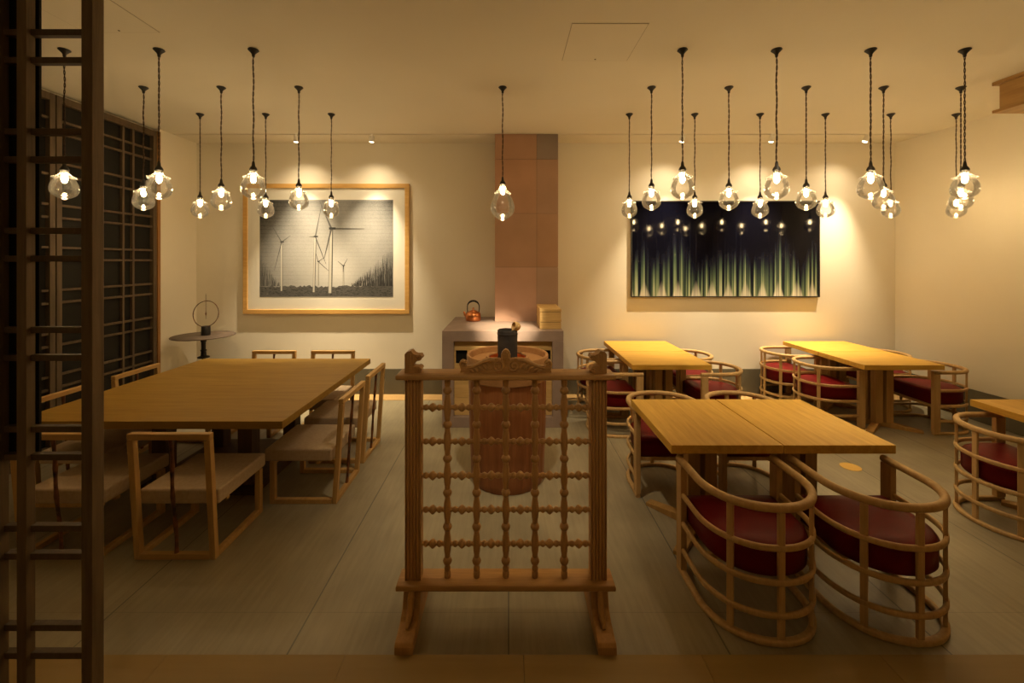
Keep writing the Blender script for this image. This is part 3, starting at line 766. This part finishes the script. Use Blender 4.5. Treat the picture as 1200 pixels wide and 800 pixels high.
MB().box(-hx+.012, hx-.012, .004, .030, -hz+.012, hz-.012).build('glossy_print', streak_mat(), t)
MB().box(-hx, hx, 0, .032, hz-.011, hz).box(-hx, hx, 0, .032, -hz, -hz+.011).box(-hx, -hx+.011, 0, .032, -hz+.011, hz-.011).box(hx-.011, hx, 0, .032, -hz+.011, hz-.011).build('frame', M['black'], t, bevel=.001)

# ------------------------------------------------------------------ pendant lamps
def cord_mesh(z0, z1):
    b = MB(); L = z1-z0; n = int(L/.008)
    for ph in (0, pi):
        pts = [(.0031*cos(ph+2*pi*i*.008/.085)+.0018*sin(i*.21), .0031*sin(ph+2*pi*i*.008/.085), z0+L*i/n) for i in range(n+1)]
        b.tube(pts, .0026, 6, up=Vector((0, 1, 0)))
    return b
def pendant(label, big=False):
    t = thing('pendant_lamp', label, 'pendant lamp', (0, 0, 2.0), 0, 'clear glass pendant lamps')
    top = CE-2.0                    # ceiling in local z
    if big:
        gt, gb, rr, fl = .214, -.083, .098, .066
        col = [(.020, .214), (.024, .205), (.027, .188), (.038, .166), (.054, .152), (.068, .144), (.069, .138), (.058, .134)]
        prof = [(.0575, .1335), (.064, .120), (.084, .085), (.096, .045), (.098, .03), (.094, -.005), (.078, -.035), (.050, -.058), (.022, -.076), (.006, -.082), (0, -.083)]
    else:
        gt = .196
        col = [(.018, .196), (.021, .188), (.025, .176), (.037, .164), (.056, .155), (.064, .150), (.064, .145), (.052, .141)]
        prof = [(.0515, .1405), (.058, .130), (.069, .105), (.074, .078), (.072, .055), (.060, .033), (.040, .018), (.018, .007), (.005, .002), (0, .001)]
    MB().lathe([(.032, top-.0005), (.034, top-.005), (.026, top-.013), (.014, top-.026), (.009, top-.036), (.0095, top-.044), (.006, top-.052)], 24).build('canopy', M['black'], t, smooth=45)
    cord_mesh(gt+.045, top-.055).build('cord', M['cord'], t, smooth=60)
    MB().lathe([(.006, gt+.062), (.009, gt+.05), (.011, gt+.03), (.018, gt+.022), (.024, gt+.008), (.025, gt+.001), (.0175, gt-.004), (.0145, gt-.022)], 20).build('socket_cap', M['black'], t, smooth=45)
    MB().lathe(prof, 32, cap=False).build('glass_shade', M['glass'], t, smooth=60)
    MB().lathe(col, 32, cap=False).build('glass_collar', M['frost'], t, smooth=60)
    e = gt-.022
    MB().lathe([(.009, e), (.012, e-.012), (.0155, e-.026), (.016, e-.038), (.013, e-.050), (.008, e-.058), (.0, e-.062)], 16).build('bulb', M['bulb'], t, smooth=60)
    return t
RY = (2.834, 3.448, 4.08)
rowname = ('front', 'middle', 'rear')
cnt = ('leftmost', 'second from left', 'third from left', 'fourth from left', 'fifth from left', 'sixth from left')
p0 = None
for side, xs_, ns in (('left', [-2.95, -2.322, -1.695], (3, 3, 3)), ('right', [1.155+.625*k for k in range(6)], (4, 6, 6))):
    for r_i in range(3):
        for k in range(ns[r_i]):
            lab = ('clear pendant over the large left table, %s row, %s' if side == 'left' else 'clear pendant over the right hand tables, %s row, %s') % (rowname[r_i], ('rightmost of three' if (side == 'left' and k == 2) else 'middle of three' if (side == 'left' and k == 1) else 'leftmost of three' if side == 'left' else 'cut off by the right edge' if (r_i == 1 and k == 5) else cnt[k]))
            loc = (xs_[k], RY[r_i], 2.012)
            if p0 is None: p0 = pendant(lab); o = p0
            else: o = dup(p0, loc, random.uniform(0, 6), lab)
            o.location = (xs_[k], RY[r_i], 2.0)
pb = pendant('larger clear pendant lamp hanging alone in front of the tiled chimney', True)
pb.location = (-.048, 3.448, 2.0)

# ------------------------------------------------------------------ spotlights in the ceiling strip
def spot_light(name, loc, target, power, size, blend=.6, rad=.02):
    l = bpy.data.lights.new(name, 'SPOT'); l.energy = power; l.color = (1, .80, .52); l.spot_size = R(size); l.spot_blend = blend; l.shadow_soft_size = rad
    o = bpy.data.objects.new(name, l); C.objects.link(o); o.location = loc
    d = Vector(target)-Vector(loc); o.rotation_euler = d.to_track_quat('-Z', 'Y').to_euler()
    return o
def fixture(x, tx, label, y=4.736):
    t = thing('ceiling_spotlight', label, 'spotlight', (x, y, CE))
    MB().lathe([(.006, -.016), (.006, .0), (.010, .0), (.010, .004)], 20).build('mounting_stem', M['steel'], t, smooth=40)
    ax = Vector((tx-x, .40, -1.3)).normalized(); q = ax.to_track_quat('-Z', 'Y').to_matrix().to_4x4()
    mt_ = Matrix.Translation((0, 0, -.05)) @ q
    MB().lathe([(.010, .036), (.024, .030), (.027, .0), (.029, -.030), (.026, -.030), (.024, -.020)], 20, mt_, cap=False).build('lamp_head', M['steel'], t, smooth=40)
    MB().lathe([(.0225, -.021), (.0225, -.036), (.015, -.041), (0, -.042)], 20, mt_, cap=False).build('lens', M['spot'], t, smooth=40)
    return Vector((x, y, CE-.05))+ax*.047
for x, tx, lab, pw in ((-2.36, -2.5, 'small ceiling spotlight above the framed windmills, left one', 1), (-1.52, -1.70, 'small ceiling spotlight above the framed windmills, right one', 1),
                   (1.93, 1.7, 'small ceiling spotlight above the left half of the dark picture', 1), (2.92, 2.9, 'small ceiling spotlight above the right half of the dark picture', 1), (3.97, 3.6, 'small ceiling spotlight near the right rear corner', .8)):
    p = fixture(x, tx, lab)
    spot_light('spot_lamp_beam', p, (tx, 5.0, .30), 400*pw, 58, 1.0)
    spot_light('spot_lamp_spill', p, (tx, 5.08, 1.2), 25*pw, 120, 1.0)
# a narrow downlight further forward picks out the counter
spot_light('counter_lamp', (.62, 2.2, 2.97), (-.04, 4.30, CT), 1900, 15, .95, .03)
spot_light('room_fill', (0.0, 2.2, 2.97), (0, 3.6, 0), 120, 70, 1.0, .04)  # unseen fill, added to brighten the floor behind the divider
spot_light('divider_fill', (0.0, -.9, 2.97), (0, 1.9, 1.02), 46, 26, 1.0, .05)  # unseen fill, added to lift the dark front of the divider
spot_light('room_fill', (2.0, 2.2, 2.97), (2.1, 3.35, 0), 130, 58, 1.0, .04)  # another added fill without a fixture, for the right-hand floor and tables
# unseen fill lights added behind the camera, bounced off the wall there
for x in (-2.4, 0, 2.4): spot_light('rear_fill', (x, -1.0, 2.98), (x, -1.55, 1.3), 7, 90, .9, .03)
